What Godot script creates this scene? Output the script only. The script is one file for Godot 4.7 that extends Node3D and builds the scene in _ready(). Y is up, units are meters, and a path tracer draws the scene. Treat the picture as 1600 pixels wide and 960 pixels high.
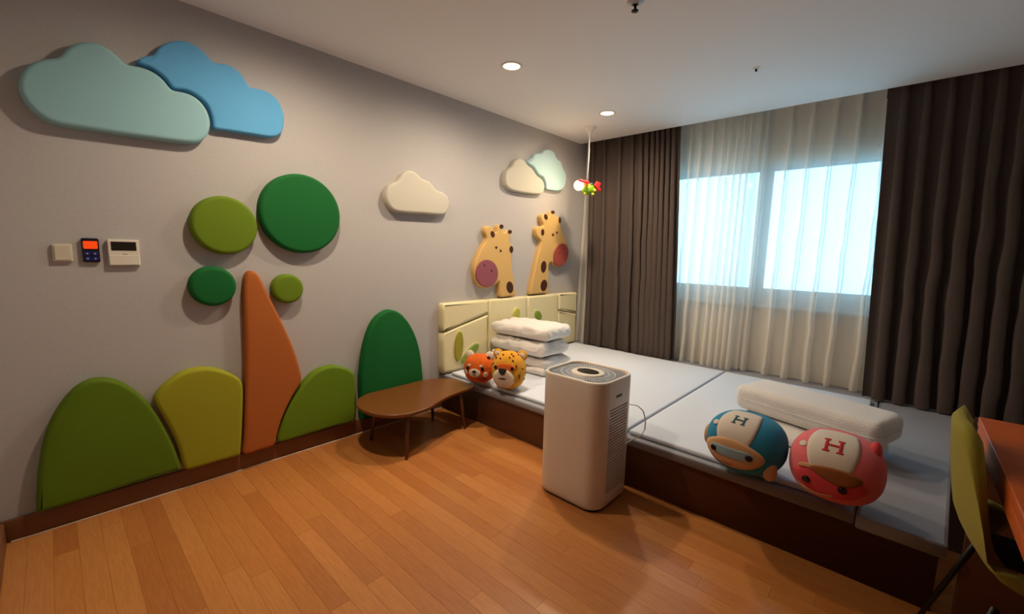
extends Node3D

# ---------------------------------------------------------------- camera solved from the room's edges
const FPX := 666.22
const EYE := Vector3(2.6556, 1.2619, 3.8904)
const RT := Vector3(0.7335568, 0.02419486, -0.67919734)
const UPV := Vector3(-0.10503073, 0.99139584, -0.07812063)
const FW := Vector3(-0.6714633, -0.12864252, -0.72978636)
const H := 2.4            # ceiling height
const LAMP_E := 2.7        # each recessed downlight
const SKY_E := 4.3         # overcast daylight outside the window
const PAD := 0.282        # top of the platform's grey pad
const BED := 0.311        # top of the white mattress pads

var taken := {}
var M := {}
var rng := RandomNumberGenerator.new()

func ray(px: float, py: float) -> Vector3:
	return FW + RT * ((px - 800.0) / FPX) + UPV * ((480.0 - py) / FPX)
func onx(v: float, px: float, py: float) -> Vector3:
	var d := ray(px, py)
	return EYE + d * ((v - EYE.x) / d.x)
func ony(v: float, px: float, py: float) -> Vector3:
	var d := ray(px, py)
	return EYE + d * ((v - EYE.y) / d.y)

func _ready() -> void:
	rng.seed = 7
	# camera
	var cam := Camera3D.new()
	cam.name = "camera"
	cam.fov = rad_to_deg(2.0 * atan(480.0 / FPX))
	cam.near = 0.02
	cam.transform = Transform3D(Basis(RT, UPV, -FW).orthonormalized(), EYE)
	add_child(cam)
	cam.current = true
	# sky and exposure
	var sky_mat := ProceduralSkyMaterial.new()
	var sky_c := Color(0.61, 0.87, 1.0)
	sky_mat.sky_top_color = sky_c
	sky_mat.sky_horizon_color = sky_c
	sky_mat.ground_bottom_color = sky_c
	sky_mat.ground_horizon_color = sky_c
	sky_mat.sky_energy_multiplier = 1.0
	sky_mat.ground_energy_multiplier = 1.0
	var sky := Sky.new()
	sky.sky_material = sky_mat
	var env := Environment.new()
	env.background_mode = Environment.BG_SKY
	env.sky = sky
	env.background_energy_multiplier = SKY_E
	env.tonemap_mode = Environment.TONE_MAPPER_LINEAR
	env.tonemap_exposure = 1.0
	env.sdfgi_enabled = true
	env.ssao_enabled = true
	env.ssil_enabled = true
	var we := WorldEnvironment.new()
	we.name = "world"
	we.environment = env
	add_child(we)

	materials()
	room()
	downlights()
	window_and_curtains()
	platform_bed()
	headboard()
	wall_art()
	wall_devices()
	kidney_table()
	purifier()
	bedding()
	plush_toys()
	pendant()
	desk_and_chair()
	ceiling_bits()

# ---------------------------------------------------------------- naming helpers
func numbered(called: String) -> String:
	var n: int = taken.get(called, 0)
	taken[called] = n + 1
	return called if n == 0 else "%s_%03d" % [called, n]

func tag(o: Node3D, label: String, category: String, group := "", kind := "") -> Node3D:
	if label: o.set_meta("label", label)
	if category: o.set_meta("category", category)
	if group: o.set_meta("group", group)
	if kind: o.set_meta("kind", kind)
	return o

func thing(called: String, at: Vector3, label: String, category: String, group := "") -> Node3D:
	var o := Node3D.new()
	o.name = numbered(called)
	o.position = at
	add_child(o)
	return tag(o, label, category, group)

func part(parent: Node, called: String, mesh: Mesh, m: Material, tf := Transform3D()) -> MeshInstance3D:
	var o := MeshInstance3D.new()
	o.mesh = mesh
	o.material_override = m
	o.transform = tf
	o.name = numbered(called) if parent == self else called
	parent.add_child(o, true)
	return o

func struct(called: String, mesh: Mesh, m: Material, at := Vector3.ZERO) -> MeshInstance3D:
	var o := part(self, called, mesh, m, Transform3D(Basis(), at))
	o.set_meta("kind", "structure")
	return o

func at(v: Vector3) -> Transform3D:
	return Transform3D(Basis(), v)

# ---------------------------------------------------------------- mesh helpers (corners are given counter-clockwise seen from outside)
func begin(group := 0) -> SurfaceTool:
	var st := SurfaceTool.new()
	st.begin(Mesh.PRIMITIVE_TRIANGLES)
	st.set_smooth_group(group)
	return st

func tri(st: SurfaceTool, a: Vector3, b: Vector3, c: Vector3) -> void:
	st.add_vertex(a)
	st.add_vertex(c)
	st.add_vertex(b)

func quad(st: SurfaceTool, a: Vector3, b: Vector3, c: Vector3, d: Vector3) -> void:
	tri(st, a, b, c)
	tri(st, a, c, d)

func done(st: SurfaceTool) -> ArrayMesh:
	st.generate_normals()
	st.index()
	return st.commit()

func add_box(st: SurfaceTool, lo: Vector3, hi: Vector3, tf := Transform3D()) -> void:
	st.set_smooth_group(-1)
	var p := []
	for i in 8:
		p.append(tf * Vector3(hi.x if i & 1 else lo.x, hi.y if i & 2 else lo.y, hi.z if i & 4 else lo.z))
	quad(st, p[4], p[5], p[7], p[6])
	quad(st, p[1], p[0], p[2], p[3])
	quad(st, p[5], p[1], p[3], p[7])
	quad(st, p[0], p[4], p[6], p[2])
	quad(st, p[6], p[7], p[3], p[2])
	quad(st, p[0], p[1], p[5], p[4])

func box_mesh(lo: Vector3, hi: Vector3) -> ArrayMesh:
	var st := begin(-1)
	add_box(st, lo, hi)
	return done(st)

# box with rounded edges, centred; soft > 0 swells and wrinkles it like a cushion
func rbox(size: Vector3, r: float, k := 2, div := 1, swell := 0.0, wrinkle := 0.0, seed_ := 1) -> ArrayMesh:
	var st := begin(0)
	var half := size * 0.5
	var inner := half - Vector3(r, r, r)
	var noise := FastNoiseLite.new()
	noise.seed = seed_
	noise.frequency = 5.0
	var ts := []        # [angle parameter, place along the flat middle]
	for i in k + 1:
		ts.append([tan(-PI / 4.0 + PI / 4.0 * i / k), -1.0])
	for i in range(1, div):
		ts.append([0.0, -1.0 + 2.0 * i / div])
	for i in k + 1:
		ts.append([tan(PI / 4.0 * i / k), 1.0])
	var axes := [[Vector3.RIGHT, Vector3.UP, Vector3.BACK], [Vector3.BACK, Vector3.RIGHT, Vector3.UP], [Vector3.UP, Vector3.BACK, Vector3.RIGHT]]
	for ax in axes:
		for s in [-1.0, 1.0]:
			var n: Vector3 = ax[2] * s
			var u: Vector3 = ax[0] * s
			var v: Vector3 = ax[1]
			var g := []
			for a in ts:
				var row := []
				for b in ts:
					var d: Vector3 = (n + u * a[0] + v * b[0]).normalized()
					var c: Vector3 = n + u * a[1] + v * b[1]
					var p: Vector3 = c * inner + d * r
					if swell != 0.0 or wrinkle != 0.0:
						var q := Vector3(p.x / half.x, p.y / half.y, p.z / half.z)
						var mx := (1.0 - q.x * q.x * 0.8) * (1.0 - q.z * q.z * 0.8)
						if q.y > 0.0: p.y += swell * q.y * mx
						var up := clampf(q.y * 1.5 + 1.2, 0.0, 1.0)
						p += Vector3(d.x, maxf(d.y, 0.0), d.z) * wrinkle * up * noise.get_noise_3dv(p * 2.0)
					row.append(p)
				g.append(row)
			for i in ts.size() - 1:
				for j in ts.size() - 1:
					quad(st, g[i][j], g[i + 1][j], g[i + 1][j + 1], g[i][j + 1])
	return done(st)

func lathe(profile: Array, seg := 24) -> ArrayMesh:      # profile of (radius, y), bottom to top
	var st := begin(0)
	for i in profile.size() - 1:
		var a: Vector2 = profile[i]
		var b: Vector2 = profile[i + 1]
		for j in seg:
			var t0 := TAU * j / seg
			var t1 := TAU * (j + 1) / seg
			var p0 := Vector3(a.x * cos(t0), a.y, -a.x * sin(t0))
			var p1 := Vector3(a.x * cos(t1), a.y, -a.x * sin(t1))
			var q0 := Vector3(b.x * cos(t0), b.y, -b.x * sin(t0))
			var q1 := Vector3(b.x * cos(t1), b.y, -b.x * sin(t1))
			if a.x > 0.00001: tri(st, p0, p1, q1)
			if b.x > 0.00001: tri(st, p0, q1, q0)
	return done(st)

func tube(points: Array, radii: Array, seg := 12) -> ArrayMesh:
	var st := begin(0)
	var rings := []
	var n := points.size()
	for i in n:
		var d: Vector3 = (points[mini(i + 1, n - 1)] - points[maxi(i - 1, 0)]).normalized()
		var ref := Vector3.UP if absf(d.y) < 0.9 else Vector3.RIGHT
		var u := d.cross(ref).normalized()
		var v := u.cross(d).normalized()
		var r: float = radii[mini(i, radii.size() - 1)]
		var ring := []
		for j in seg:
			var t := TAU * j / seg
			ring.append(points[i] + (u * cos(t) + v * sin(t)) * r)
		rings.append(ring)
	for i in n - 1:
		for j in seg:
			var k := (j + 1) % seg
			quad(st, rings[i][j], rings[i + 1][j], rings[i + 1][k], rings[i][k])
	for j in range(1, seg - 1):
		tri(st, rings[0][0], rings[0][j], rings[0][j + 1])
		tri(st, rings[n - 1][0], rings[n - 1][j + 1], rings[n - 1][j])
	return done(st)

# smooth closed curve through 2-D points
func smooth(pts: Array, sub := 4) -> PackedVector2Array:
	var out := PackedVector2Array()
	var n := pts.size()
	for i in n:
		var p0: Vector2 = pts[(i + n - 1) % n]
		var p1: Vector2 = pts[i]
		var p2: Vector2 = pts[(i + 1) % n]
		var p3: Vector2 = pts[(i + 2) % n]
		for s in sub:
			out.append(p1.cubic_interpolate(p2, p0, p3, float(s) / sub))
	return out

# even spacing along a closed outline, its corners eased so that a rolled edge can follow them
func eased(o: PackedVector2Array, step: float, rounds: int) -> PackedVector2Array:
	var total := 0.0
	var n := o.size()
	for i in n: total += o[i].distance_to(o[(i + 1) % n])
	var count := clampi(int(total / step), 24, 260)
	var out := PackedVector2Array()
	var i := 0
	var gone := 0.0
	for k in count:
		var want := total * k / count
		while gone + o[i].distance_to(o[(i + 1) % n]) < want:
			gone += o[i].distance_to(o[(i + 1) % n])
			i = (i + 1) % n
		var seg := maxf(o[i].distance_to(o[(i + 1) % n]), 1e-6)
		out.append(o[i].lerp(o[(i + 1) % n], (want - gone) / seg))
	for r in rounds:
		var nx := PackedVector2Array()
		for k in count: nx.append(out[k] * 0.5 + (out[(k + 1) % count] + out[(k + count - 1) % count]) * 0.25)
		out = nx
	return out

func ring2(rx: float, ry: float, seg := 40, turn := 0.0) -> PackedVector2Array:
	var out := PackedVector2Array()
	for i in seg:
		out.append(Vector2(rx * cos(TAU * i / seg), ry * sin(TAU * i / seg)).rotated(turn))
	return out

func rrect2(w: float, h: float, r: float, seg := 5) -> PackedVector2Array:
	var out := PackedVector2Array()
	for c in 4:
		var cx := (w * 0.5 - r) * (1.0 if c == 0 or c == 3 else -1.0)
		var cy := (h * 0.5 - r) * (1.0 if c < 2 else -1.0)
		for i in seg + 1:
			var t := PI * 0.5 * (c + float(i) / seg)
			out.append(Vector2(cx + r * cos(t), cy + r * sin(t)))
	return out

func ccw(o: PackedVector2Array) -> PackedVector2Array:
	if Geometry2D.is_polygon_clockwise(o) == false and area2(o) > 0.0:
		return o
	if area2(o) < 0.0:
		o.reverse()
	return o

func area2(o: PackedVector2Array) -> float:
	var s := 0.0
	for i in o.size():
		s += o[i].cross(o[(i + 1) % o.size()])
	return s

# outline in x,y extruded from z = 0 to depth, its front edge rounded: an upholstered board, a table top, a spot of felt
func pillow(outline: PackedVector2Array, depth: float, bevel: float, steps := 4, back_bevel := false, soft := false) -> ArrayMesh:
	var o := ccw(outline)
	var n := o.size()
	var nrm := PackedVector2Array()
	for i in n:
		var t := (o[(i + 1) % n] - o[(i + n - 1) % n]).normalized()
		nrm.append(Vector2(t.y, -t.x))
	var rows := []      # [inset, z]
	if back_bevel:
		for s in steps + 1:
			var a := PI * 0.5 * s / steps
			rows.append([bevel * (1.0 - sin(a)), bevel * (1.0 - cos(a))])
	else:
		rows.append([0.0, 0.0])
	for s in steps + 1:
		var a := PI * 0.5 * s / steps
		rows.append([bevel * (1.0 - cos(a)), depth - bevel + bevel * sin(a)])
	var st := begin(0)
	var rings := []
	for r in rows:
		var ring := []
		for i in n:
			var p: Vector2 = o[i] - nrm[i] * r[0]
			ring.append(Vector3(p.x, p.y, r[1]))
		rings.append(ring)
	for k in rings.size() - 1:
		for i in n:
			var j := (i + 1) % n
			quad(st, rings[k][i], rings[k][j], rings[k + 1][j], rings[k + 1][i])
	if not soft: st.set_smooth_group(1)
	var top: Array = rings[rings.size() - 1]
	var flat := PackedVector2Array()
	for p in top: flat.append(Vector2(p.x, p.y))
	var idx := Geometry2D.triangulate_polygon(flat)
	if idx.is_empty():
		idx = Geometry2D.triangulate_polygon(o)
	for i in range(0, idx.size(), 3):
		var a: Vector3 = top[idx[i]]
		var b: Vector3 = top[idx[i + 1]]
		var c: Vector3 = top[idx[i + 2]]
		if (b - a).cross(c - a).z < 0.0:
			tri(st, a, c, b)
		else:
			tri(st, a, b, c)
	st.set_smooth_group(2)
	var bot: Array = rings[0]
	for i in range(0, idx.size(), 3):
		var a: Vector3 = bot[idx[i]]
		var b: Vector3 = bot[idx[i + 1]]
		var c: Vector3 = bot[idx[i + 2]]
		if (b - a).cross(c - a).z < 0.0:
			tri(st, a, b, c)
		else:
			tri(st, a, c, b)
	return done(st)

# rings of equal length joined one to the next, first and last capped by fans
func loft(rings: Array, cap_first := true, cap_last := true) -> ArrayMesh:
	var st := begin(0)
	var n: int = rings[0].size()
	for k in rings.size() - 1:
		for i in n:
			var j := (i + 1) % n
			quad(st, rings[k][i], rings[k][j], rings[k + 1][j], rings[k + 1][i])
	for e in 2:
		if (e == 0 and cap_first) or (e == 1 and cap_last):
			st.set_smooth_group(-1)
			var r: Array = rings[0] if e == 0 else rings[rings.size() - 1]
			var c := Vector3.ZERO
			for p in r: c += p / n
			for i in n:
				if e == 0: tri(st, c, r[(i + 1) % n], r[i])
				else: tri(st, c, r[i], r[(i + 1) % n])
	return done(st)

func blob(radii: Vector3, power := 2.0, fuzz := 0.0, seed_ := 3, nu := 48, nv := 28) -> ArrayMesh:
	var st := begin(0)
	var noise := FastNoiseLite.new()
	noise.seed = seed_
	noise.frequency = 30.0
	var g := []
	for i in nv + 1:
		var row := []
		for j in nu + 1:
			row.append(blob_point(radii, power, sphere_dir(PI * i / nv, TAU * (j % nu) / nu)))
			if fuzz > 0.0 and i > 0 and i < nv:
				var p: Vector3 = row[j]
				row[j] = p * (1.0 + fuzz * noise.get_noise_3dv(p))
		g.append(row)
	for i in nv:
		for j in nu:
			if i > 0: tri(st, g[i][j], g[i + 1][j], g[i][j + 1])
			if i < nv - 1: tri(st, g[i][j + 1], g[i + 1][j], g[i + 1][j + 1])
	return done(st)

func sphere_dir(th: float, ph: float) -> Vector3:
	return Vector3(sin(th) * sin(ph), cos(th), sin(th) * cos(ph))

func blob_point(radii: Vector3, power: float, d: Vector3) -> Vector3:
	var k := pow(pow(absf(d.x), power) + pow(absf(d.y), power) + pow(absf(d.z), power), -1.0 / power)
	return d * k * radii

# a piece of cloth sewn on a blob: outline in angles (right, up) round the direction given by yaw and pitch
func add_patch(st: SurfaceTool, radii: Vector3, power: float, yaw: float, pitch: float, outline: PackedVector2Array, lift := 0.004, rings := 6) -> void:
	var bas := Basis(Vector3.UP, yaw) * Basis(Vector3.RIGHT, -pitch)
	var o := eased(ccw(outline), 0.05, 0)
	var n := o.size()
	var c := Vector2.ZERO
	for p in o: c += p / n
	var all := []
	for k in rings + 2:
		var f := minf(float(k) / rings, 1.0)
		var lft := lift if k < rings else (lift * 0.6 if k == rings else -0.004)
		var row := []
		for p in o:
			var q: Vector2 = c + (p - c) * (f if k <= rings else 1.012)
			var d := bas * Vector3(tan(q.x), tan(q.y), 1.0).normalized()
			var s := blob_point(radii, power, d)
			row.append(s + s.normalized() * lft)
		all.append(row)
	for i in n:
		var j := (i + 1) % n
		tri(st, all[0][0], all[1][i], all[1][j])
		for k in range(1, rings + 1):
			quad(st, all[k][i], all[k + 1][i], all[k + 1][j], all[k][j])

func patch(parent: Node, called: String, radii: Vector3, power: float, yaw: float, pitch: float, outline: PackedVector2Array, m: Material, lift := 0.004) -> MeshInstance3D:
	var st := begin(0)
	add_patch(st, radii, power, yaw, pitch, outline, lift)
	return part(parent, called, done(st), m)

func moved(o: PackedVector2Array, by: Vector2) -> PackedVector2Array:
	var r := PackedVector2Array()
	for p in o: r.append(p + by)
	return r

# ---------------------------------------------------------------- materials
func noise_tex(freq: float, seed_: int, size := 256, colors := [], normal := false, strength := 2.0, octaves := 3) -> NoiseTexture2D:
	var n := FastNoiseLite.new()
	n.seed = seed_
	n.frequency = freq
	n.fractal_octaves = octaves
	var t := NoiseTexture2D.new()
	t.width = size
	t.height = size
	t.seamless = true
	t.noise = n
	t.generate_mipmaps = false
	if normal:
		t.as_normal_map = true
		t.bump_strength = strength
	elif colors.size() > 0:
		var g := Gradient.new()
		g.offsets = PackedFloat32Array()
		var offs := PackedFloat32Array()
		var cols := PackedColorArray()
		for i in colors.size():
			offs.append(float(i) / (colors.size() - 1))
			cols.append(colors[i])
		g.offsets = offs
		g.colors = cols
		t.color_ramp = g
	return t

func mat(key: String, c: Color, rough: float, metal := 0.0) -> StandardMaterial3D:
	var m := StandardMaterial3D.new()
	m.resource_name = key
	m.albedo_color = c
	m.roughness = rough
	m.metallic = metal
	M[key] = m
	return m

func cloth(key: String, c: Color, rough := 0.9, scale := 12.0, relief := 0.6) -> StandardMaterial3D:
	var m := mat(key, c, rough)
	m.uv1_triplanar = true
	m.uv1_scale = Vector3.ONE * scale
	m.albedo_texture = T.weave
	m.metallic_specular = 0.3
	m.normal_enabled = true
	m.normal_texture = T.weave_n
	m.normal_scale = relief
	return m

var T := {}

func materials() -> void:
	T.weave = noise_tex(0.12, 11, 256, [Color(0.93, 0.93, 0.93), Color(1, 1, 1), Color(0.95, 0.95, 0.95)])
	T.weave_n = noise_tex(0.15, 12, 256, [], true, 3.0)
	T.paper = noise_tex(0.05, 13, 512, [Color(0.95, 0.94, 0.94), Color(1, 1, 1), Color(0.965, 0.96, 0.955)], false, 1.0, 5)
	T.paper_n = noise_tex(0.2, 14, 256, [], true, 1.5)
	T.grain = noise_tex(0.02, 15, 512, [Color(0.90, 0.87, 0.84), Color(1, 1, 1), Color(0.94, 0.92, 0.90), Color(1, 1, 1)], false, 1.0, 5)
	T.plush = noise_tex(0.25, 16, 256, [Color(0.86, 0.86, 0.86), Color(1, 1, 1)])
	T.plush_n = noise_tex(0.25, 17, 256, [], true, 8.0)
	T.soft_n = noise_tex(0.012, 18, 256, [], true, 6.0)

	var w := mat("wallpaper", Color(0.715, 0.705, 0.705), 0.85)
	w.uv1_world_triplanar = true
	w.uv1_triplanar = true
	w.uv1_scale = Vector3.ONE * 2.6
	w.albedo_texture = T.paper
	w.normal_enabled = true
	w.normal_texture = T.paper_n
	w.normal_scale = 0.05
	mat("ceiling_paint", Color(0.93, 0.93, 0.93), 0.9)
	mat("window_wall", Color(0.86, 0.83, 0.77), 0.9)
	mat("subfloor", Color(0.25, 0.15, 0.08), 0.9)
	var tones := [Color(0.73, 0.475, 0.25), Color(0.715, 0.46, 0.24), Color(0.75, 0.495, 0.265), Color(0.69, 0.435, 0.225), Color(0.725, 0.47, 0.245), Color(0.76, 0.51, 0.28)]
	for i in tones.size():
		var p := mat("plank_%d" % i, tones[i], 0.30)
		p.uv1_triplanar = true
		p.uv1_world_triplanar = true
		p.uv1_scale = Vector3(0.55, 6.0, 7.0)
		p.uv1_offset = Vector3(0.17 * i, 0.0, 0.31 * i)
		p.albedo_texture = T.grain
	for d in [["dark_wood", Color(0.36, 0.205, 0.125), 0.4], ["table_wood", Color(0.444, 0.268, 0.118), 0.30], ["desk_wood", Color(0.762, 0.369, 0.133), 0.42], ["baseboard_wood", Color(0.49, 0.31, 0.19), 0.5]]:
		var p := mat(d[0], d[1], d[2])
		p.uv1_triplanar = true
		p.uv1_scale = Vector3(1.2, 7.0, 1.2)
		p.albedo_texture = T.grain
	cloth("pad_grey", Color(0.60, 0.61, 0.645), 0.8, 9.0, 0.4)
	cloth("sheet_white", Color(0.84, 0.87, 0.92), 0.9, 9.0, 0.5)
	cloth("duvet_white", Color(0.90, 0.885, 0.87), 0.9, 3.0, 0.8)
	cloth("cream_leather", Color(0.906, 0.869, 0.698), 0.55, 6.0, 0.25)
	for d in [["cloud_grey", Color(0.580, 0.760, 0.798)], ["cloud_blue", Color(0.381, 0.674, 0.881)], ["cloud_cream", Color(0.774, 0.761, 0.709)], ["cloud_pale", Color(0.72, 0.85, 0.87)],
			["leaf_green", Color(0.408, 0.513, 0.106)], ["deep_green", Color(0.088, 0.397, 0.181)], ["hill_green", Color(0.362, 0.467, 0.086)], ["hill_olive", Color(0.611, 0.620, 0.149)],
			["bush_green", Color(0.401, 0.522, 0.099)], ["trunk_brown", Color(0.698, 0.398, 0.186)], ["giraffe_tan", Color(0.832, 0.687, 0.439)], ["muzzle_mauve", Color(0.574, 0.329, 0.378)],
			["muzzle_rose", Color(0.62, 0.30, 0.27)], ["spot_brown", Color(0.28, 0.165, 0.125)], ["pad_leaf_olive", Color(0.62, 0.60, 0.22)], ["pad_leaf_green", Color(0.50, 0.60, 0.26)], ["pad_leaf_lime", Color(0.74, 0.74, 0.33)]]:
		cloth(d[0], d[1], 0.7, 10.0, 0.35)
	var dc := cloth("drape_brown", Color(0.33, 0.285, 0.265), 0.75, 8.0, 0.5)
	dc.rim_enabled = true
	dc.rim = 0.15
	var sh := mat("sheer_white", Color(0.97, 0.94, 0.89, 0.50), 0.95)
	sh.transparency = BaseMaterial3D.TRANSPARENCY_ALPHA
	sh.cull_mode = BaseMaterial3D.CULL_DISABLED
	sh.backlight_enabled = true
	sh.backlight = Color(0.8, 0.8, 0.8)
	var gl := mat("window_glass", Color(0.93, 0.97, 1.0, 0.06), 0.05)
	gl.transparency = BaseMaterial3D.TRANSPARENCY_ALPHA
	mat("window_frame", Color(0.74, 0.74, 0.75), 0.45)
	mat("white_plastic", Color(0.88, 0.86, 0.83), 0.38)
	mat("purifier_white", Color(0.87, 0.83, 0.78), 0.35)
	mat("grey_plastic", Color(0.74, 0.76, 0.79), 0.45)
	mat("black_plastic", Color(0.05, 0.045, 0.045), 0.25)
	mat("print_dark", Color(0.16, 0.15, 0.15), 0.6)
	mat("metal_dark", Color(0.10, 0.085, 0.08), 0.4, 0.5)
	mat("chrome", Color(0.75, 0.75, 0.76), 0.2, 1.0)
	mat("white_cord", Color(0.85, 0.83, 0.80), 0.5)
	mat("lcd_dark", Color(0.13, 0.12, 0.10), 0.2)
	mat("navy_plastic", Color(0.05, 0.05, 0.13), 0.35)
	mat("button_blue", Color(0.10, 0.13, 0.42), 0.4)
	mat("button_dot", Color(0.62, 0.64, 0.78), 0.4)
	var os := mat("orange_screen", Color(0.85, 0.30, 0.10), 0.3)
	os.emission_enabled = true
	os.emission = Color(1.0, 0.27, 0.05)
	os.emission_energy_multiplier = 0.55
	mat("device_white", Color(0.87, 0.85, 0.80), 0.4)
	mat("device_mark", Color(0.50, 0.47, 0.43), 0.6)
	mat("switch_ivory", Color(0.80, 0.78, 0.70), 0.4)
	mat("fitting_white", Color(0.9, 0.89, 0.87), 0.5)
	mat("bead_pale", Color(0.90, 0.82, 0.72), 0.6)
	var lamp := mat("lamp_glow", Color(1, 0.95, 0.88), 0.4)
	lamp.emission_enabled = true
	lamp.emission = Color(1.0, 0.90, 0.74)
	lamp.emission_energy_multiplier = 4.0
	for d in [["fur_orange", Color(0.90, 0.40, 0.05)], ["fur_yellow", Color(0.93, 0.66, 0.16)], ["fur_cream", Color(0.93, 0.88, 0.80)], ["fur_rust", Color(0.62, 0.22, 0.06)], ["fur_dark", Color(0.19, 0.10, 0.07)],
			["felt_blue", Color(0.16, 0.55, 0.72)], ["felt_pale_blue", Color(0.58, 0.70, 0.76)], ["felt_beige", Color(0.86, 0.68, 0.50)], ["felt_white", Color(0.90, 0.86, 0.81)], ["felt_pink", Color(0.95, 0.47, 0.50)],
			["felt_rose", Color(0.88, 0.28, 0.33)], ["felt_brown", Color(0.62, 0.36, 0.17)], ["felt_red", Color(0.80, 0.20, 0.24)], ["felt_teal", Color(0.27, 0.42, 0.47)], ["chair_olive", Color(0.60, 0.56, 0.17)]]:
		var m := mat(d[0], d[1], 0.95)
		m.uv1_triplanar = true
		m.uv1_scale = Vector3.ONE * (14.0 if d[0].begins_with("fur") else 9.0)
		m.albedo_texture = T.plush
		m.normal_enabled = true
		m.normal_texture = T.plush_n
		m.normal_scale = 0.8 if d[0].begins_with("fur") else 0.35
		m.rim_enabled = true
		m.rim = 0.3
	mat("bead_black", Color(0.03, 0.03, 0.035), 0.2)
	mat("toy_green", Color(0.45, 0.62, 0.08), 0.4)
	mat("toy_yellow", Color(0.85, 0.80, 0.22), 0.4)
	mat("toy_red", Color(0.80, 0.10, 0.10), 0.4)
	mat("toy_slate", Color(0.16, 0.22, 0.22), 0.4)

# ---------------------------------------------------------------- the room
func room() -> void:
	var fl := struct("floor", box_mesh(Vector3(-0.1, -0.12, -0.45), Vector3(3.6, -0.014, 6.45)), M.subfloor)
	# laminate strips laid along x, each a board of its own
	var wdt := 0.0725
	var lens := [0.55, 0.70, 0.85, 1.0, 1.2]
	var meshes := []
	for l in lens:
		var hl: float = l * 0.5 - 0.0002
		var hw := wdt * 0.5 - 0.0002
		var b := 0.0004
		var st := begin(-1)
		add_box(st, Vector3(-hl, -0.014, -hw), Vector3(hl, -b, hw))
		quad(st, Vector3(-hl + b, 0, hw - b), Vector3(hl - b, 0, hw - b), Vector3(hl - b, 0, -hw + b), Vector3(-hl + b, 0, -hw + b))
		quad(st, Vector3(-hl, -b, hw), Vector3(hl, -b, hw), Vector3(hl - b, 0, hw - b), Vector3(-hl + b, 0, hw - b))
		quad(st, Vector3(hl, -b, -hw), Vector3(-hl, -b, -hw), Vector3(-hl + b, 0, -hw + b), Vector3(hl - b, 0, -hw + b))
		quad(st, Vector3(hl, -b, hw), Vector3(hl, -b, -hw), Vector3(hl - b, 0, -hw + b), Vector3(hl - b, 0, hw - b))
		quad(st, Vector3(-hl, -b, -hw), Vector3(-hl, -b, hw), Vector3(-hl + b, 0, hw - b), Vector3(-hl + b, 0, -hw + b))
		meshes.append(done(st))
	var z := 4.115 - wdt * 0.5
	while z > 1.30:
		var x := -rng.randf_range(0.0, 0.5)
		while x < 3.5:
			var k := rng.randi_range(0, lens.size() - 1)
			var l: float = lens[k]
			if x + l > 0.0 and (z > 1.78 or x + l > 2.85):
				part(fl, "plank", meshes[k], M["plank_%d" % rng.randi_range(0, 5)], at(Vector3(x + l * 0.5, 0, z)))
			x += l
		z -= wdt
	struct("wall_left", box_mesh(Vector3(-0.12, -0.1, -0.45), Vector3(0, 2.62, 4.235)), M.wallpaper)
	struct("wall_right", box_mesh(Vector3(3.5, -0.1, -0.45), Vector3(3.62, 2.62, 6.4)), M.wallpaper)
	# a short wall beside the camera, then the entrance passage behind it
	var rw := begin(-1)
	add_box(rw, Vector3(0, -0.1, 4.115), Vector3(1.2, 2.62, 4.235))
	add_box(rw, Vector3(1.2, -0.1, 4.115), Vector3(1.32, 2.62, 6.4))
	add_box(rw, Vector3(1.32, -0.1, 6.4), Vector3(3.62, 2.62, 6.52))
	struct("wall_rear", done(rw), M.wallpaper)
	part(fl, "passage_floor", box_mesh(Vector3(1.32, -0.014, 4.117), Vector3(3.5, 0, 6.4)), M.plank_0)
	# ceiling stops short of the window wall and leaves a curtain pocket
	var cg := begin(-1)
	add_box(cg, Vector3(0, H, 0.0), Vector3(3.5, 2.52, 4.115))
	add_box(cg, Vector3(1.32, H, 4.115), Vector3(3.5, 2.52, 6.4))
	struct("ceiling", done(cg), M.ceiling_paint)
	struct("trim_1", box_mesh(Vector3(0, 2.52, -0.33), Vector3(3.5, 2.60, 0.10)), M.ceiling_paint)
	# window wall with its opening
	var x0 := 0.62
	var x1 := 2.86
	var y0 := 0.86
	var y1 := 2.03
	var st := begin(-1)
	add_box(st, Vector3(0, -0.1, -0.43), Vector3(x0, 2.6, -0.25))
	add_box(st, Vector3(x1, -0.1, -0.43), Vector3(3.5, 2.6, -0.25))
	add_box(st, Vector3(x0, -0.1, -0.43), Vector3(x1, y0, -0.25))
	add_box(st, Vector3(x0, y1, -0.43), Vector3(x1, 2.6, -0.25))
	struct("wall_back", done(st), M.window_wall)
	var bb := struct("baseboard_left", rbox(Vector3(0.014, 0.097, 2.285), 0.003, 1), M.baseboard_wood, Vector3(0.0072, 0.0487, 2.972))
	bb.set_meta("label", "dark brown wooden baseboard along the left wall")
	struct("baseboard_rear", rbox(Vector3(1.29, 0.097, 0.014), 0.003, 1), M.baseboard_wood, Vector3(0.67, 0.0487, 4.1075))
	struct("trim_2", rbox(Vector3(0.007, 0.006, 2.26), 0.002, 1), M.bead_pale, Vector3(0.0180, 0.0032, 2.96))

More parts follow.
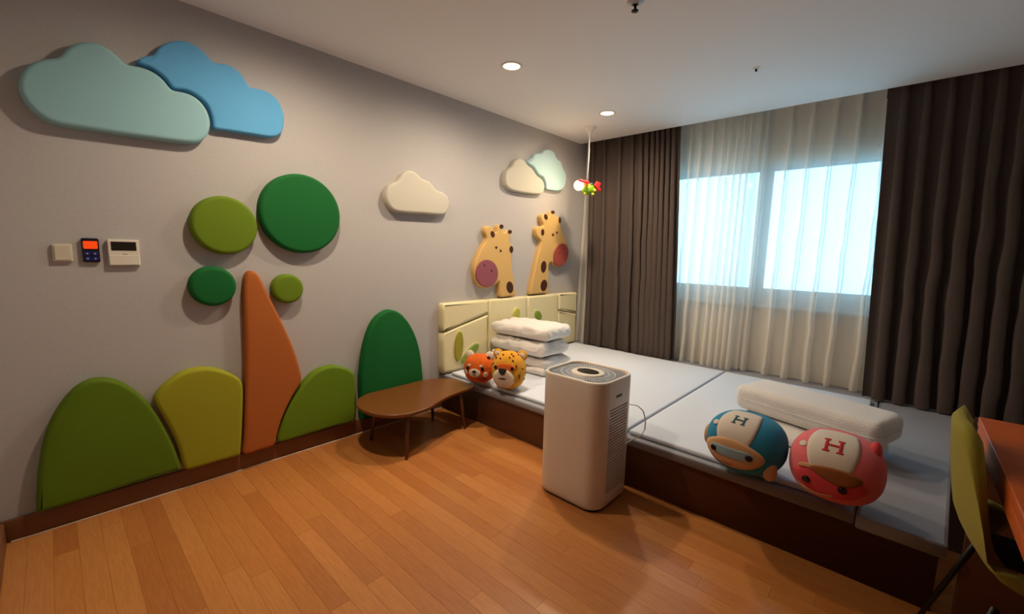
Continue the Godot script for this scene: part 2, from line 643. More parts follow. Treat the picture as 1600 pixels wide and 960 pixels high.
func downlights() -> void:
	var n := 0
	for z in [2.99, 1.852, 0.708]:
		var words: String = ["round recessed ceiling downlight above the cloud panels", "round recessed ceiling downlight above the kidney table", "round recessed ceiling downlight beside the toy pendant lamp"][n]
		var t := thing("downlight", Vector3(0.728, H, z), words, "ceiling light", "recessed downlights")
		part(t, "trim_ring", lathe([Vector2(0.052, 0.001), Vector2(0.053, -0.004), Vector2(0.060, -0.005), Vector2(0.068, -0.003), Vector2(0.069, 0.0005)], 32), M.fitting_white)
		part(t, "light_disc", lathe([Vector2(0.0, -0.0025), Vector2(0.052, -0.0015)], 32), M.lamp_glow)
		var l := SpotLight3D.new()
		l.name = "lamp"
		l.spot_angle = 89.0
		l.spot_angle_attenuation = 1.0
		l.light_size = 0.045
		l.light_energy = LAMP_E
		l.light_color = Color(1.0, 0.905, 0.785)
		l.shadow_enabled = true
		l.spot_range = 12.0
		l.spot_attenuation = 2.0
		l.rotation_degrees.x = -90
		l.position = Vector3(0, -0.007, 0)
		t.add_child(l)
		n += 1

# ---------------------------------------------------------------- window and curtains
func window_and_curtains() -> void:
	var win := Node3D.new()
	win.name = "window_1"
	win.set_meta("kind", "structure")
	add_child(win)
	var zf := -0.265
	var x0 := 0.62
	var x1 := 2.86
	var st := begin(-1)
	add_box(st, Vector3(x0, 0.86, zf - 0.07), Vector3(x1, 0.885, zf))
	add_box(st, Vector3(x0, 2.005, zf - 0.07), Vector3(x1, 2.03, zf))
	add_box(st, Vector3(x0, 0.885, zf - 0.07), Vector3(x0 + 0.03, 2.005, zf))
	add_box(st, Vector3(x1 - 0.03, 0.885, zf - 0.07), Vector3(x1, 2.005, zf))
	part(win, "window_frame", done(st), M.window_frame)
	for s in [[0.65, 1.755, -0.012], [1.64, 2.83, -0.04]]:
		var sash := begin(-1)
		var a: float = s[0]
		var b: float = s[1]
		var zz: float = zf + s[2]
		add_box(sash, Vector3(a, 0.885, zz - 0.025), Vector3(b, 1.00, zz))
		add_box(sash, Vector3(a, 1.985, zz - 0.025), Vector3(b, 2.005, zz))
		add_box(sash, Vector3(a, 1.00, zz - 0.025), Vector3(a + 0.06, 1.985, zz))
		add_box(sash, Vector3(b - 0.06, 1.00, zz - 0.025), Vector3(b, 1.985, zz))
		var so := part(win, "sash", done(sash), M.window_frame)
		part(so, "pane", box_mesh(Vector3(a + 0.055, 0.995, zz - 0.016), Vector3(b - 0.055, 1.99, zz - 0.011)), M.window_glass)
	part(win, "window_sill", rbox(Vector3(2.30, 0.025, 0.05), 0.005, 1), M.window_frame, at(Vector3(1.74, 0.85, -0.225)))

	# sheers, hung behind the drapes
	var left := [0.03, 0.11, 0.20, 0.30, 0.41, 0.52, 0.62, 0.72, 0.82, 0.92, 1.02, 1.115, 1.20, 1.30, 1.385, 1.44, 1.50, 1.55, 1.60]
	var right := [1.70, 1.865, 2.005, 2.145, 2.29, 2.45, 2.62, 2.80, 2.98, 3.18, 3.36]
	var s1 := thing("sheer_curtain", Vector3(0.82, 0.296, -0.13), "thin white sheer curtain with tight pleats beside the brown drape by the headboard", "curtain", "white sheer curtains")
	hang(s1, left, 0.012, 1.665, 2.47, 0.296, -0.125, 0.016, 0.036, 0.034, 0.075, 0.05, 21, M.sheer_white)
	var s2 := thing("sheer_curtain", Vector3(2.5, 0.296, -0.13), "thin white sheer curtain with wide pleats behind the long white bolster", "curtain", "white sheer curtains")
	hang(s2, right, 1.60, 3.47, 2.47, 0.296, -0.19, 0.018, 0.042, 0.034, 0.075, 0.05, 22, M.sheer_white)
	# drapes
	var d1 := [0.13, 0.27, 0.44, 0.575, 0.66, 0.72, 0.775, 0.825, 0.875, 0.925, 0.975]
	var o1 := thing("drape", Vector3(0.55, 0.296, -0.045), "dark brown pleated drape hanging next to the toy pendant lamp", "curtain", "brown blackout drapes")
	hang(o1, d1, 0.085, 1.03, 2.47, 0.296, -0.045, 0.028, 0.055, 0.035, 0.055, 0.05, 23, M.drape_brown, 0.05, 0.07)
	var d2 := [2.52, 2.63, 2.74, 2.85, 2.95, 3.05, 3.15, 3.25, 3.35]
	var o2 := thing("drape", Vector3(2.9, 0.296, -0.045), "dark brown pleated drape hanging behind the desk and chair", "curtain", "brown blackout drapes")
	hang(o2, d2, 2.43, 3.40, 2.47, 0.296, -0.045, 0.028, 0.07, 0.035, 0.06, 0.05, 24, M.drape_brown, -0.02, 0.08)

# a pleated cloth: pinched folds at the given places, wider and deeper towards the hem
func hang(o: Node3D, pleats: Array, x0: float, x1: float, yt: float, yb: float, z: float, wt: float, wb: float, dt: float, db: float, flare: float, seed_: int, m: Material, slide := 0.0, shift := 0.0) -> void:
	var noise := FastNoiseLite.new()
	noise.seed = seed_
	noise.frequency = 1.6
	var rows := 22
	var g := []
	for r in rows + 1:
		var f := float(r) / rows
		var y := lerpf(yt, yb, f)
		var e := pow(f, 0.6)
		var line := []
		var edge := x0
		for i in pleats.size() + 1:
			var px: float = pleats[i] if i < pleats.size() else x1
			# flat cloth from edge to px, hanging a little back
			var w := lerpf(wt, wb, e) * (1.0 + 0.35 * noise.get_noise_2d(i * 3.1, 0.0))
			var d := lerpf(dt, db, e) * (1.0 + 0.4 * noise.get_noise_2d(i * 5.3, 9.0))
			var nx := px - (w * 0.14 if i < pleats.size() else 0.0)
			for k in 4:
				var t := float(k) / 3.0
				line.append(Vector2(lerpf(edge, nx, t), -sin(PI * t) * 0.018 * (0.4 + e)))
			if i < pleats.size():
				for q in [[-0.30, 0.22], [-0.52, 0.50], [-0.50, 0.76], [-0.28, 0.96], [0.0, 1.0], [0.28, 0.96], [0.50, 0.76], [0.52, 0.50], [0.30, 0.22]]:
					line.append(Vector2(px + q[0] * w, q[1] * d))
				edge = px + w * 0.14
		var row := []
		for p in line:
			var sway := noise.get_noise_2d(p.x * 2.0, y * 1.5) * 0.022 * e
			var sx: float = (p.x - x0) / (x1 - x0)
			row.append(Vector3(p.x + sway * sin(PI * clampf(sx, 0.0, 1.0)) + slide * f * sx + shift * f, y, z + p.y * 0.8 + flare * f * f + 0.4 * sway) - o.position)
		g.append(row)
	var st := begin(0)
	for r in rows:
		for c in g[0].size() - 1:
			quad(st, g[r + 1][c], g[r + 1][c + 1], g[r][c + 1], g[r][c])
	part(o, "cloth", done(st), m)
	var tp := begin(0)
	for c in g[0].size() - 1:
		var up := Vector3(0, 0, 0.002)
		var a: Vector3 = g[0][c]
		var b: Vector3 = g[0][c + 1]
		var lo := Vector3(0, -0.12, 0)
		quad(tp, a + lo + up, b + lo + up, b + up, a + up)
	part(o, "heading_tape", done(tp), m)

# ---------------------------------------------------------------- platform bed
func platform_bed() -> void:
	var t := thing("platform_bed", Vector3(1.45, 0, 0.8), "low dark wooden platform bed with grey padded top along the window", "bed")
	var o := -t.position
	# the right end runs slightly askew
	part(t, "base", pillow(PackedVector2Array([Vector2(0.002, -1.815), Vector2(2.845, -1.815), Vector2(2.98, 0.22), Vector2(0.002, 0.22)]), 0.232, 0.004, 2), M.dark_wood, flat_tf(o))
	part(t, "pad", pillow(PackedVector2Array([Vector2(0.002, -1.835), Vector2(2.604, -1.835), Vector2(2.604, 0.22), Vector2(0.002, 0.22)]), PAD - 0.233, 0.012, 3, true), M.pad_grey, flat_tf(o + Vector3(0, 0.233, 0)))
	part(t, "pad", pillow(PackedVector2Array([Vector2(2.609, -1.85), Vector2(2.86, -1.85), Vector2(2.99, 0.22), Vector2(2.609, 0.22)]), PAD - 0.233 + 0.004, 0.012, 3, true), M.pad_grey, flat_tf(o + Vector3(0, 0.233, 0)))
	# white mattress pads on it
	for s in [[0.10, 1.612, "thin white mattress pad under the stacked duvets and animal cushions"], [1.626, 2.57, "thin white mattress pad under the long bolster"]]:
		var a: float = s[0]
		var b: float = s[1]
		var c := Vector3((a + b) * 0.5, PAD + 0.005, 0.95)
		var q := thing("mattress_pad", c, s[2], "mattress", "white mattress pads")
		part(q, "sheet", rbox(Vector3(b - a, 0.026, 1.70), 0.011, 2, 10, 0.0, 0.002, 31), M.sheet_white, at(Vector3(0, 0.0085, 0)))

func flat_tf(o: Vector3) -> Transform3D:      # x stays x, y becomes -z, z becomes up
	return Transform3D(Basis(Vector3.RIGHT, Vector3.FORWARD, Vector3.UP), o)

func wall_tf(o: Vector3) -> Transform3D:      # on the left wall: x becomes -z, y stays up, z points into the room
	return Transform3D(Basis(Vector3.FORWARD, Vector3.UP, Vector3.RIGHT), o)

func headboard() -> void:
	var c := Vector3(0.002, PAD, 0.92)
	var t := thing("headboard", c, "cream padded leather headboard of stitched panels with green leaf pads", "headboard")
	var pieces := [
		[[1.853, 0.626], [1.853, 0.850], [1.360, 0.850], [1.360, 0.733]],
		[[1.853, 0.290], [1.853, 0.618], [1.360, 0.725], [1.360, 0.290]],
		[[1.353, 0.290], [1.353, 0.848], [0.855, 0.848], [0.855, 0.290]],
		[[0.848, 0.290], [0.848, 0.846], [0.366, 0.846], [0.366, 0.290]],
		[[0.359, 0.676], [0.359, 0.846], [0.03, 0.842], [0.03, 0.618]],
		[[0.359, 0.290], [0.359, 0.668], [0.03, 0.610], [0.03, 0.290]]]
	for p in pieces:
		var o := PackedVector2Array()
		for i in p.size():      # a few more points along each edge keep the rounding even
			var a := Vector2(-p[i][0] + c.z, p[i][1] - c.y)
			var b := Vector2(-p[(i + 1) % p.size()][0] + c.z, p[(i + 1) % p.size()][1] - c.y)
			for k in 4: o.append(a.lerp(b, (k + 0.12) / 4.24 + 0.0) if k > 0 else a.lerp(b, 0.03))
			o.append(a.lerp(b, 0.97))
		part(t, "padded_panel", pillow(o, 0.06, 0.02, 5), M.cream_leather, wall_tf(Vector3.ZERO))
	for l in [[1.70, 0.495, 0.046, 0.125, -0.08, "pad_leaf_olive"], [1.578, 0.418, 0.042, 0.115, -0.95, "pad_leaf_green"], [1.018, 0.692, 0.044, 0.062, -0.25, "pad_leaf_lime"], [0.70, 0.655, 0.04, 0.06, 0.9, "pad_leaf_green"]]:
		var leaf := part(t, "leaf_pad", pillow(ring2(l[2], l[3], 28, l[4]), 0.022, 0.012, 4), M[l[5]], wall_tf(Vector3(0.055, l[1] - c.y, l[0] - c.z)))
		part(leaf, "piping", pillow(ring2(l[2] + 0.008, l[3] + 0.008, 28, l[4]), 0.009, 0.003, 2), M.cream_leather)

# ---------------------------------------------------------------- upholstered wall art
func wall_outline(pts: Array, ox: float, oy: float, s: float, depth: float) -> Array:
	var out := []
	for p in pts:
		var w := onx(depth, ox + p[0] * s, oy + p[1] * s)
		out.append(Vector2(-w.z, w.y))
	return out

func art(called: String, label: String, category: String, o: PackedVector2Array, depth: float, bevel: float, m: Material, group := "") -> Node3D:
	o = eased(o, bevel * 0.5, 6)
	var lo := o[0]
	var hi := o[0]
	for p in o:
		lo = lo.min(p)
		hi = hi.max(p)
	var c := Vector2((lo.x + hi.x) * 0.5, lo.y)
	var t := thing(called, Vector3(0.0012, c.y, -c.x), label, category, group)
	part(t, "cushion", pillow(moved(o, -c), depth, bevel, 5, false, true), m, wall_tf(Vector3.ZERO))
	return t

func wall_art() -> void:
	var cl := "cloud wall panels"
	var d := 0.055
	art("cloud_panel", "large grey-green padded cloud panel overlapping the blue one", "wall panel", smooth(wall_outline([[80, 372], [97, 315], [140, 277], [205, 259], [262, 257], [282, 226], [330, 192], [385, 183], [445, 192], [500, 226], [540, 264], [566, 290], [615, 293], [680, 315], [735, 358], [766, 402], [812, 407], [872, 430], [920, 480], [942, 545], [930, 600], [895, 632], [850, 638], [700, 620], [500, 592], [350, 570], [240, 550], [170, 515], [120, 465], [88, 418]], 0, 0, 0.35, d)), d, 0.018, M.cloud_grey, cl)
	art("cloud_panel", "sky-blue padded cloud panel tucked behind the large grey-green cloud", "wall panel", smooth(wall_outline([[604, 276], [622, 260], [655, 248], [688, 244], [706, 214], [750, 187], [805, 180], [862, 194], [915, 236], [950, 276], [975, 281], [1030, 292], [1082, 335], [1112, 387], [1138, 393], [1190, 406], [1240, 445], [1268, 510], [1265, 575], [1245, 604], [1205, 611], [1120, 598], [1030, 584], [955, 572], [953, 545], [932, 475], [880, 423], [818, 396], [774, 394], [742, 349], [684, 304], [640, 287]], 0, 0, 0.35, 0.045)), 0.045, 0.011, M.cloud_blue, cl)
	art("cloud_panel", "cream padded cloud panel hanging alone above the table", "wall panel", smooth(wall_outline([[203, 325], [222, 283], [262, 266], [287, 228], [325, 211], [358, 226], [388, 257], [416, 262], [442, 292], [462, 315], [492, 322], [516, 350], [523, 385], [510, 420], [485, 436], [400, 430], [262, 420], [224, 396], [205, 360]], 540, 200, 0.3125, d)), d, 0.018, M.cloud_cream, cl)
	art("cloud_panel", "cream padded cloud panel beside the pale blue one above the giraffes", "wall panel", smooth(wall_outline([[800, 252], [806, 216], [835, 192], [846, 166], [870, 152], [896, 161], [914, 188], [936, 202], [960, 240], [984, 256], [997, 290], [988, 324], [960, 332], [880, 322], [826, 308], [804, 284]], 540, 200, 0.3125, 0.05)), 0.05, 0.016, M.cloud_cream, cl)
	art("cloud_panel", "pale blue padded cloud panel above the giraffes, nearest the pendant lamp", "wall panel", smooth(wall_outline([[910, 166], [935, 151], [948, 131], [983, 126], [996, 111], [1020, 107], [1045, 121], [1056, 150], [1080, 170], [1086, 197], [1104, 232], [1101, 280], [1084, 309], [1058, 315], [1008, 306], [1007, 288], [994, 248], [968, 232], [944, 194], [922, 180]], 540, 200, 0.3125, 0.045)), 0.045, 0.014, M.cloud_pale, cl)
	for q in [[353.0, 352.5, 0.150, "leaf_green", "large lime green round padded disc above the brown trunk"], [473.5, 334.5, 0.226, "deep_green", "largest dark green round padded disc above the brown trunk"], [334.5, 448.0, 0.104, "deep_green", "small dark green round padded disc beside the brown trunk"], [451.5, 452.0, 0.0865, "leaf_green", "smallest lime green round padded disc beside the brown trunk"]]:
		var w := onx(d, q[0], q[1])
		art("foliage_disc", q[4], "wall panel", moved(ring2(q[2], q[2], 56), Vector2(-w.z, w.y)), d, 0.02, M[q[3]], "round foliage discs")
	# trunk and hills stand on the baseboard
	var z0 := 330.0
	var s := 0.5209
	art("trunk_panel", "tall tapering brown padded tree trunk panel between the green hills", "wall panel", smooth(wall_outline([[733, 240], [737, 198], [748, 180], [762, 178], [780, 196], [802, 242], [831, 300], [860, 360], [886, 422], [904, 485], [906, 512], [878, 558], [853, 610], [838, 652], [829, 690], [824, 706], [780, 719], [731, 733], [733, 690], [736, 600], [738, 480], [738, 400], [735, 310]], 0, z0, s, d)), d, 0.018, M.trunk_brown)
	var hg := "hill wall panels"
	art("hill_panel", "rounded dark grass-green padded hill panel beside the olive hill", "wall panel", smooth(wall_outline([[108, 905], [112, 800], [131, 690], [165, 610], [213, 546], [262, 513], [310, 505], [360, 515], [410, 545], [453, 586], [488, 640], [519, 700], [544, 768], [540, 778], [430, 812], [300, 853], [180, 889], [114, 909]], 0, z0, s, d)), d, 0.018, M.hill_green, hg)
	art("hill_panel", "olive green padded hill panel touching the brown trunk", "wall panel", smooth(wall_outline([[464, 572], [472, 550], [502, 518], [552, 485], [610, 472], [660, 477], [708, 496], [728, 514], [731, 560], [728, 650], [723, 728], [715, 736], [640, 757], [562, 780], [552, 770], [531, 700], [500, 635]], 0, z0, s, d)), d, 0.018, M.hill_olive, hg)
	art("hill_panel", "low bright green padded hill panel between trunk and kidney table", "wall panel", smooth(wall_outline([[834, 690], [846, 642], [872, 582], [910, 522], [950, 482], [995, 466], [1036, 471], [1064, 488], [1068, 530], [1066, 580], [1064, 630], [1000, 648], [920, 673], [845, 695]], 0, z0, s, d)), d, 0.018, M.bush_green, hg)
	# the tall one's foot is hidden behind the table
	var tall := wall_outline([[76, 560], [74, 500], [76, 430], [91, 320], [116, 231], [150, 171], [195, 139], [226, 135], [266, 155], [306, 205], [336, 270], [355, 350], [365, 455], [372, 545]], 540, 440, 1.0 / 3.0, d)
	var left_u: float = tall[0].x
	var right_u: float = tall[13].x
	tall.append(Vector2(right_u + 0.01, 0.112))
	tall.append(Vector2(right_u - 0.01, 0.100))
	tall.append(Vector2((left_u + right_u) * 0.5, 0.099))
	tall.append(Vector2(left_u + 0.02, 0.100))
	tall.append(Vector2(left_u, 0.115))
	art("hill_panel", "tall deep green padded hill panel behind the kidney table", "wall panel", smooth(tall), d, 0.018, M.deep_green, hg)
	giraffes()

func giraffes() -> void:
	var d := 0.05
	var sc := 0.20833
	var ga := [[398, 800], [392, 760], [391, 700], [390, 662], [360, 698], [298, 722], [236, 702], [202, 630], [203, 545], [235, 462], [270, 396], [298, 352], [284, 318], [277, 280], [292, 258], [318, 256], [340, 278], [356, 306], [372, 302], [368, 268], [380, 248], [402, 246], [414, 264], [412, 298], [432, 306], [444, 288], [464, 284], [478, 298], [470, 326], [466, 362], [468, 392], [484, 398], [495, 424], [490, 456], [476, 470], [480, 540], [490, 630], [503, 720], [512, 780], [500, 801], [450, 804]]
	var gb := [[618, 770], [628, 700], [646, 615], [668, 510], [692, 415], [704, 368], [682, 352], [662, 318], [662, 280], [682, 256], [706, 262], [722, 248], [706, 224], [697, 190], [708, 166], [734, 164], [748, 188], [762, 190], [768, 156], [786, 140], [802, 156], [806, 182], [824, 186], [842, 190], [850, 214], [842, 242], [856, 290], [878, 345], [896, 392], [898, 440], [884, 500], [858, 548], [828, 562], [800, 545], [786, 528], [766, 530], [758, 548], [756, 620], [757, 700], [755, 760], [748, 784], [700, 788], [640, 790]]
	var sa := [["muzzle", 288, 612, 84, 104, 0.0, "muzzle_mauve"], ["ear_spot", 334, 318, 15, 25, 0.2, "spot_brown"], ["horn_tip", 400, 261, 15, 17, 0.0, "spot_brown"], ["horn_tip", 463, 300, 15, 15, 0.0, "spot_brown"], ["ear_spot", 474, 432, 14, 26, 0.0, "spot_brown"], ["neck_spot", 463, 716, 25, 44, 0.1, "spot_brown"], ["eye", 361, 418, 8, 10, 0.0, "spot_brown"], ["eye", 394, 443, 7, 10, 0.0, "spot_brown"]]
	var sb := [["muzzle", 843, 473, 54, 88, -0.25, "muzzle_rose"], ["ear_spot", 709, 304, 12, 25, 0.0, "spot_brown"], ["horn_tip", 733, 188, 13, 22, 0.3, "spot_brown"], ["horn_tip", 786, 153, 13, 13, 0.0, "spot_brown"], ["ear_spot", 838, 212, 9, 24, 0.0, "spot_brown"], ["neck_spot", 716, 562, 20, 44, -0.1, "spot_brown"], ["neck_spot", 718, 702, 24, 43, -0.15, "spot_brown"], ["eye", 786, 323, 7, 11, 0.0, "spot_brown"], ["eye", 816, 306, 6, 9, 0.0, "spot_brown"]]
	var na := [[268, 551, 8, 10], [320, 592, 9, 12]]
	var nb := [[832, 458, 7, 10], [866, 426, 6, 9]]
	var which := 0
	for q in [[ga, sa, na, "padded tan giraffe panel with drooping mauve muzzle above the headboard"], [gb, sb, nb, "padded tan giraffe panel with reddish muzzle beside the curtain"]]:
		var pts := wall_outline(q[0], 700, 300, sc, d)
		for i in pts.size(): pts[i].y = maxf(pts[i].y, 0.862)
		var o := smooth(pts, 3)
		var t := art("giraffe_panel", q[3], "wall panel", o, d, 0.014, M.giraffe_tan, "giraffe wall panels")
		for e in q[1]:
			var edge := []
			for k in 24:
				var v := Vector2(e[3] * cos(TAU * k / 24), e[4] * sin(TAU * k / 24)).rotated(-e[5])
				edge.append([e[1] + v.x, e[2] + v.y])
			var oo := PackedVector2Array(wall_outline(edge, 700, 300, sc, d))
			var mid := Vector2.ZERO
			for p in oo: mid += p / oo.size()
			var b := 0.006 if e[0] == "muzzle" else 0.002
			var mz := part(t, e[0], pillow(moved(oo, -mid), 0.012 if e[0] == "muzzle" else 0.006, b, 3), M[e[6]], wall_tf(Vector3(d - 0.003, mid.y - t.position.y, -mid.x - t.position.z)))
			if e[0] == "muzzle":
				for n in q[2]:
					var w := onx(d, 700 + n[0] * sc, 300 + n[1] * sc)
					var loc := Vector3(-w.z - mid.x, w.y - mid.y, 0.011)
					part(mz, "nostril", pillow(ring2(n[2] * 0.0009, n[3] * 0.0009, 14), 0.003, 0.001, 2), M.spot_brown, at(loc))
		which += 1

func wall_devices() -> void:
	var a := onx(0.015, 80, 381)
	var b := onx(0.015, 115, 409)
	var c := (a + b) * 0.5
	var t := thing("light_switch", Vector3(0.0012, b.y, c.z), "plain square ivory switch plate on the wall", "switch")
	part(t, "plate", pillow(rrect2(a.z - b.z, a.y - b.y, 0.004), 0.012, 0.003, 3), M.switch_ivory, wall_tf(Vector3(0, (a.y - b.y) * 0.5, 0)))
	part(t, "rocker", pillow(rrect2((a.z - b.z) * 0.8, (a.y - b.y) * 0.84, 0.003), 0.003, 0.0012, 2), M.switch_ivory, wall_tf(Vector3(0.012, (a.y - b.y) * 0.5, 0)))
	a = onx(0.015, 126, 372)
	b = onx(0.015, 157.5, 410)
	c = (a + b) * 0.5
	var w := a.z - b.z
	var h := a.y - b.y
	t = thing("room_controller", Vector3(0.0012, b.y, c.z), "small navy wall controller with glowing orange screen", "controller")
	part(t, "housing", pillow(rrect2(w, h, 0.006), 0.014, 0.003, 3), M.navy_plastic, wall_tf(Vector3(0, h * 0.5, 0)))
	part(t, "screen", pillow(rrect2(w * 0.82, h * 0.32, 0.004), 0.0015, 0.0005, 1), M.orange_screen, wall_tf(Vector3(0.0138, h * 0.72, 0)))
	for k in 4:
		var bt := part(t, "button", pillow(rrect2(w * 0.36, h * 0.17, 0.003), 0.0025, 0.001, 2), M.button_blue, wall_tf(Vector3(0.0136, h * (0.36 if k < 2 else 0.15), w * (0.22 if k % 2 == 0 else -0.22))))
		part(bt, "symbol", pillow(ring2(0.0035, 0.0035, 14), 0.0012, 0.0004, 1), M.button_dot, at(Vector3(0, 0, 0.002)))
	a = onx(0.018, 167, 374)
	b = onx(0.018, 220, 415)
	c = (a + b) * 0.5
	w = a.z - b.z
	h = a.y - b.y
	t = thing("thermostat", Vector3(0.0012, b.y, c.z), "square white thermostat with a dark display on the wall", "thermostat")
	part(t, "housing", pillow(rrect2(w, h, 0.004), 0.018, 0.003, 3), M.device_white, wall_tf(Vector3(0, h * 0.5, 0)))
	part(t, "display", pillow(rrect2(w * 0.80, h * 0.34, 0.002), 0.0012, 0.0004, 1), M.lcd_dark, wall_tf(Vector3(0.0178, h * 0.745, 0)))
	part(t, "lettering", pillow(rrect2(w * 0.17, 0.0035, 0.0008), 0.0006, 0.0002, 1), M.device_mark, wall_tf(Vector3(0.0179, h * 0.44, -w * 0.02)))
	part(t, "flap", pillow(rrect2(w * 0.94, h * 0.36, 0.002), 0.002, 0.0008, 1), M.device_white, wall_tf(Vector3(0.0175, h * 0.21, 0)))

# ---------------------------------------------------------------- kidney table
func kidney_table() -> void:
	var hy := 0.29
	var pts := []
	for p in [[85, 370], [110, 410], [180, 445], [280, 468], [400, 474], [520, 462], [620, 435], [700, 404], [770, 362], [850, 318], [930, 285], [1020, 255], [1072, 232], [1066, 204], [1015, 182], [900, 168], [750, 168], [600, 180], [450, 200], [300, 232], [170, 285], [105, 335]]:
		var w := ony(hy, 540 + p[0] * 0.1875, 560 + p[1] * 0.1875)
		pts.append(Vector2(maxf(w.x, 0.068), -maxf(w.z, 1.848)))
	var c := Vector2(0.34, -2.25)
	var t := thing("low_table", Vector3(c.x, 0, -c.y), "low brown kidney-shaped wooden table on tapered legs by the platform bed", "table")
	part(t, "tabletop", pillow(moved(smooth(pts, 4), -c), 0.024, 0.007, 3, true), M.table_wood, flat_tf(Vector3(0, hy - 0.024, 0)))
	for q in [[0.555, 2.515, 0.60, 2.50], [0.455, 1.965, 0.43, 2.0], [0.173, 2.036, 0.20, 2.06], [0.16, 2.53, 0.19, 2.48]]:
		var lo := Vector3(q[0], 0.0005, q[1])
		var hi := Vector3(lerpf(q[0], c.x, 0.16), hy - 0.026, lerpf(q[1], -c.y, 0.12))
		part(t, "leg", tube([lo - t.position, (lo * 0.5 + hi * 0.5) - t.position, hi - t.position], [0.009, 0.0125, 0.016], 12), M.dark_wood)

# ---------------------------------------------------------------- air purifier
func purifier() -> void:
	var w := 0.375
	var dp := 0.345
	var hh := 0.657
	var c := Vector3(1.492, 0, 2.030)
	var t := thing("air_purifier", c, "white boxy air purifier with perforated side standing against the platform bed", "air purifier")
	var rr := func(inset: float, y: float) -> Array:
		var out := []
		for p in rrect2(w - 2.0 * inset, dp - 2.0 * inset, maxf(0.085 - inset, 0.02), 8): out.append(Vector3(p.x, y, -p.y))
		return out
	part(t, "foot", loft([rr.call(0.012, 0.001), rr.call(0.010, 0.010)]), M.black_plastic)
	# hollow casing: a well in the top for the air outlet, a wide opening in the right side for the filter
	var face := w * 0.5
	var low := 0.085
	var high := 0.52
	var rings := [rr.call(0.012, 0.010), rr.call(0.006, 0.014), rr.call(0.003, 0.03), rr.call(0.0, low), rr.call(0.0, high), rr.call(0.0, hh - 0.012), rr.call(0.0015, hh - 0.004), rr.call(0.005, hh), rr.call(0.012, hh), rr.call(0.016, hh - 0.003), rr.call(0.017, hh - 0.012), rr.call(0.018, hh - 0.10)]
	var cs := begin(0)
	var n: int = rings[0].size()
	for k in rings.size() - 1:
		for i in n:
			if k == 3 and i == n - 1: continue
			var j := (i + 1) % n
			quad(cs, rings[k][i], rings[k][j], rings[k + 1][j], rings[k + 1][i])
	cs.set_smooth_group(-1)
	for i in n:
		tri(cs, Vector3(0, hh - 0.10, 0), rings[11][i], rings[11][(i + 1) % n])
		tri(cs, Vector3(0, 0.010, 0), rings[0][(i + 1) % n], rings[0][i])
	var z1: float = rings[3][n - 1].z
	var z0 := -z1
	var fx := face - 0.16
	var f00 := Vector3(face, low, z1)
	var f10 := Vector3(face, low, z0)
	var f11 := Vector3(face, high, z0)
	var f01 := Vector3(face, high, z1)
	var b00 := Vector3(fx, low, z1)
	var b10 := Vector3(fx, low, z0)
	var b11 := Vector3(fx, high, z0)
	var b01 := Vector3(fx, high, z1)
	quad(cs, b00, b10, b11, b01)
	quad(cs, f00, f10, b10, b00)
	quad(cs, f11, f01, b01, b11)
	quad(cs, f01, f00, b00, b01)
	quad(cs, f10, f11, b11, b10)
	part(t, "body", done(cs), M.purifier_white)
	var st := begin(-1)
	for k in 72:
		var a := TAU * k / 72.0
		var dir := Vector2(cos(a), sin(a))
		var reach := minf((w * 0.5 - 0.019) / maxf(absf(dir.x), 0.001), (dp * 0.5 - 0.019) / maxf(absf(dir.y), 0.001))
		reach = minf(reach, 0.192)
		add_box(st, Vector3(0.075, hh - 0.030, -0.0016), Vector3(reach - 0.004, hh - 0.010, 0.0016), Transform3D(Basis(Vector3.UP, a), Vector3.ZERO))
	var fins := part(t, "fins", done(st), M.grey_plastic)
	fins.set_meta("kind", "stuff")
	for r in [0.11, 0.14]:
		part(t, "grille_ring", loft([ell(r, r * 0.92, hh - 0.012), ell(r, r * 0.92, hh - 0.008), ell(r + 0.004, r * 0.92 + 0.004, hh - 0.008), ell(r + 0.004, r * 0.92 + 0.004, hh - 0.012)], false, false), M.grey_plastic)
	var hub := part(t, "control_panel", loft([ell(0.088, 0.082, hh - 0.0995), ell(0.088, 0.082, hh - 0.006), ell(0.084, 0.078, hh - 0.003)]), M.purifier_white)
	part(hub, "display", loft([ell(0.062, 0.044, hh - 0.003), ell(0.061, 0.043, hh - 0.0005)]), M.black_plastic)
	# right side: a lattice of bars across the opening
	var lat := begin(-1)
	for k in 30:
		var y := 0.085 + 0.435 * k / 29.0
		add_box(lat, Vector3(face - 0.0014, y - 0.0020, z0), Vector3(face + 0.0004, y + 0.0020, z1))
	for k in range(-16, 16):
		var a := Vector3(face - 0.001, 0.085, lerpf(z0, z1, k / 14.0))
		var sl := 0.50
		var pts := []
		for e in 2:
			pts.append(a + Vector3(0, 0.435 * e, sl * e * 0.435))
		var p0: Vector3 = pts[0]
		var p1: Vector3 = pts[1]
		var u0 := clampf((z0 - p0.z) / (p1.z - p0.z), 0.0, 1.0)
		var u1 := clampf((z1 - p0.z) / (p1.z - p0.z), 0.0, 1.0)
		if u1 - u0 < 0.02: continue
		var q0 := p0.lerp(p1, u0)
		var q1 := p0.lerp(p1, u1)
		var dirv := (q1 - q0)
		add_box(lat, Vector3(-0.0005, 0, -0.0018), Vector3(0.0011, dirv.length(), 0.0018), Transform3D(Basis(Vector3.RIGHT, atan2(dirv.z, dirv.y)), q0))
	var la := part(t, "side_lattice", done(lat), M.purifier_white)
	la.set_meta("kind", "stuff")
	# the small dark wordmark above the lattice is too small to read
	var mark := begin(-1)
	for k in 5:
		var zc := 0.028 - 0.0115 * k
		add_box(mark, Vector3(face, 0.565, zc - 0.0042), Vector3(face + 0.0008, 0.579, zc + 0.0042))
	part(t, "wordmark", done(mark), M.print_dark)
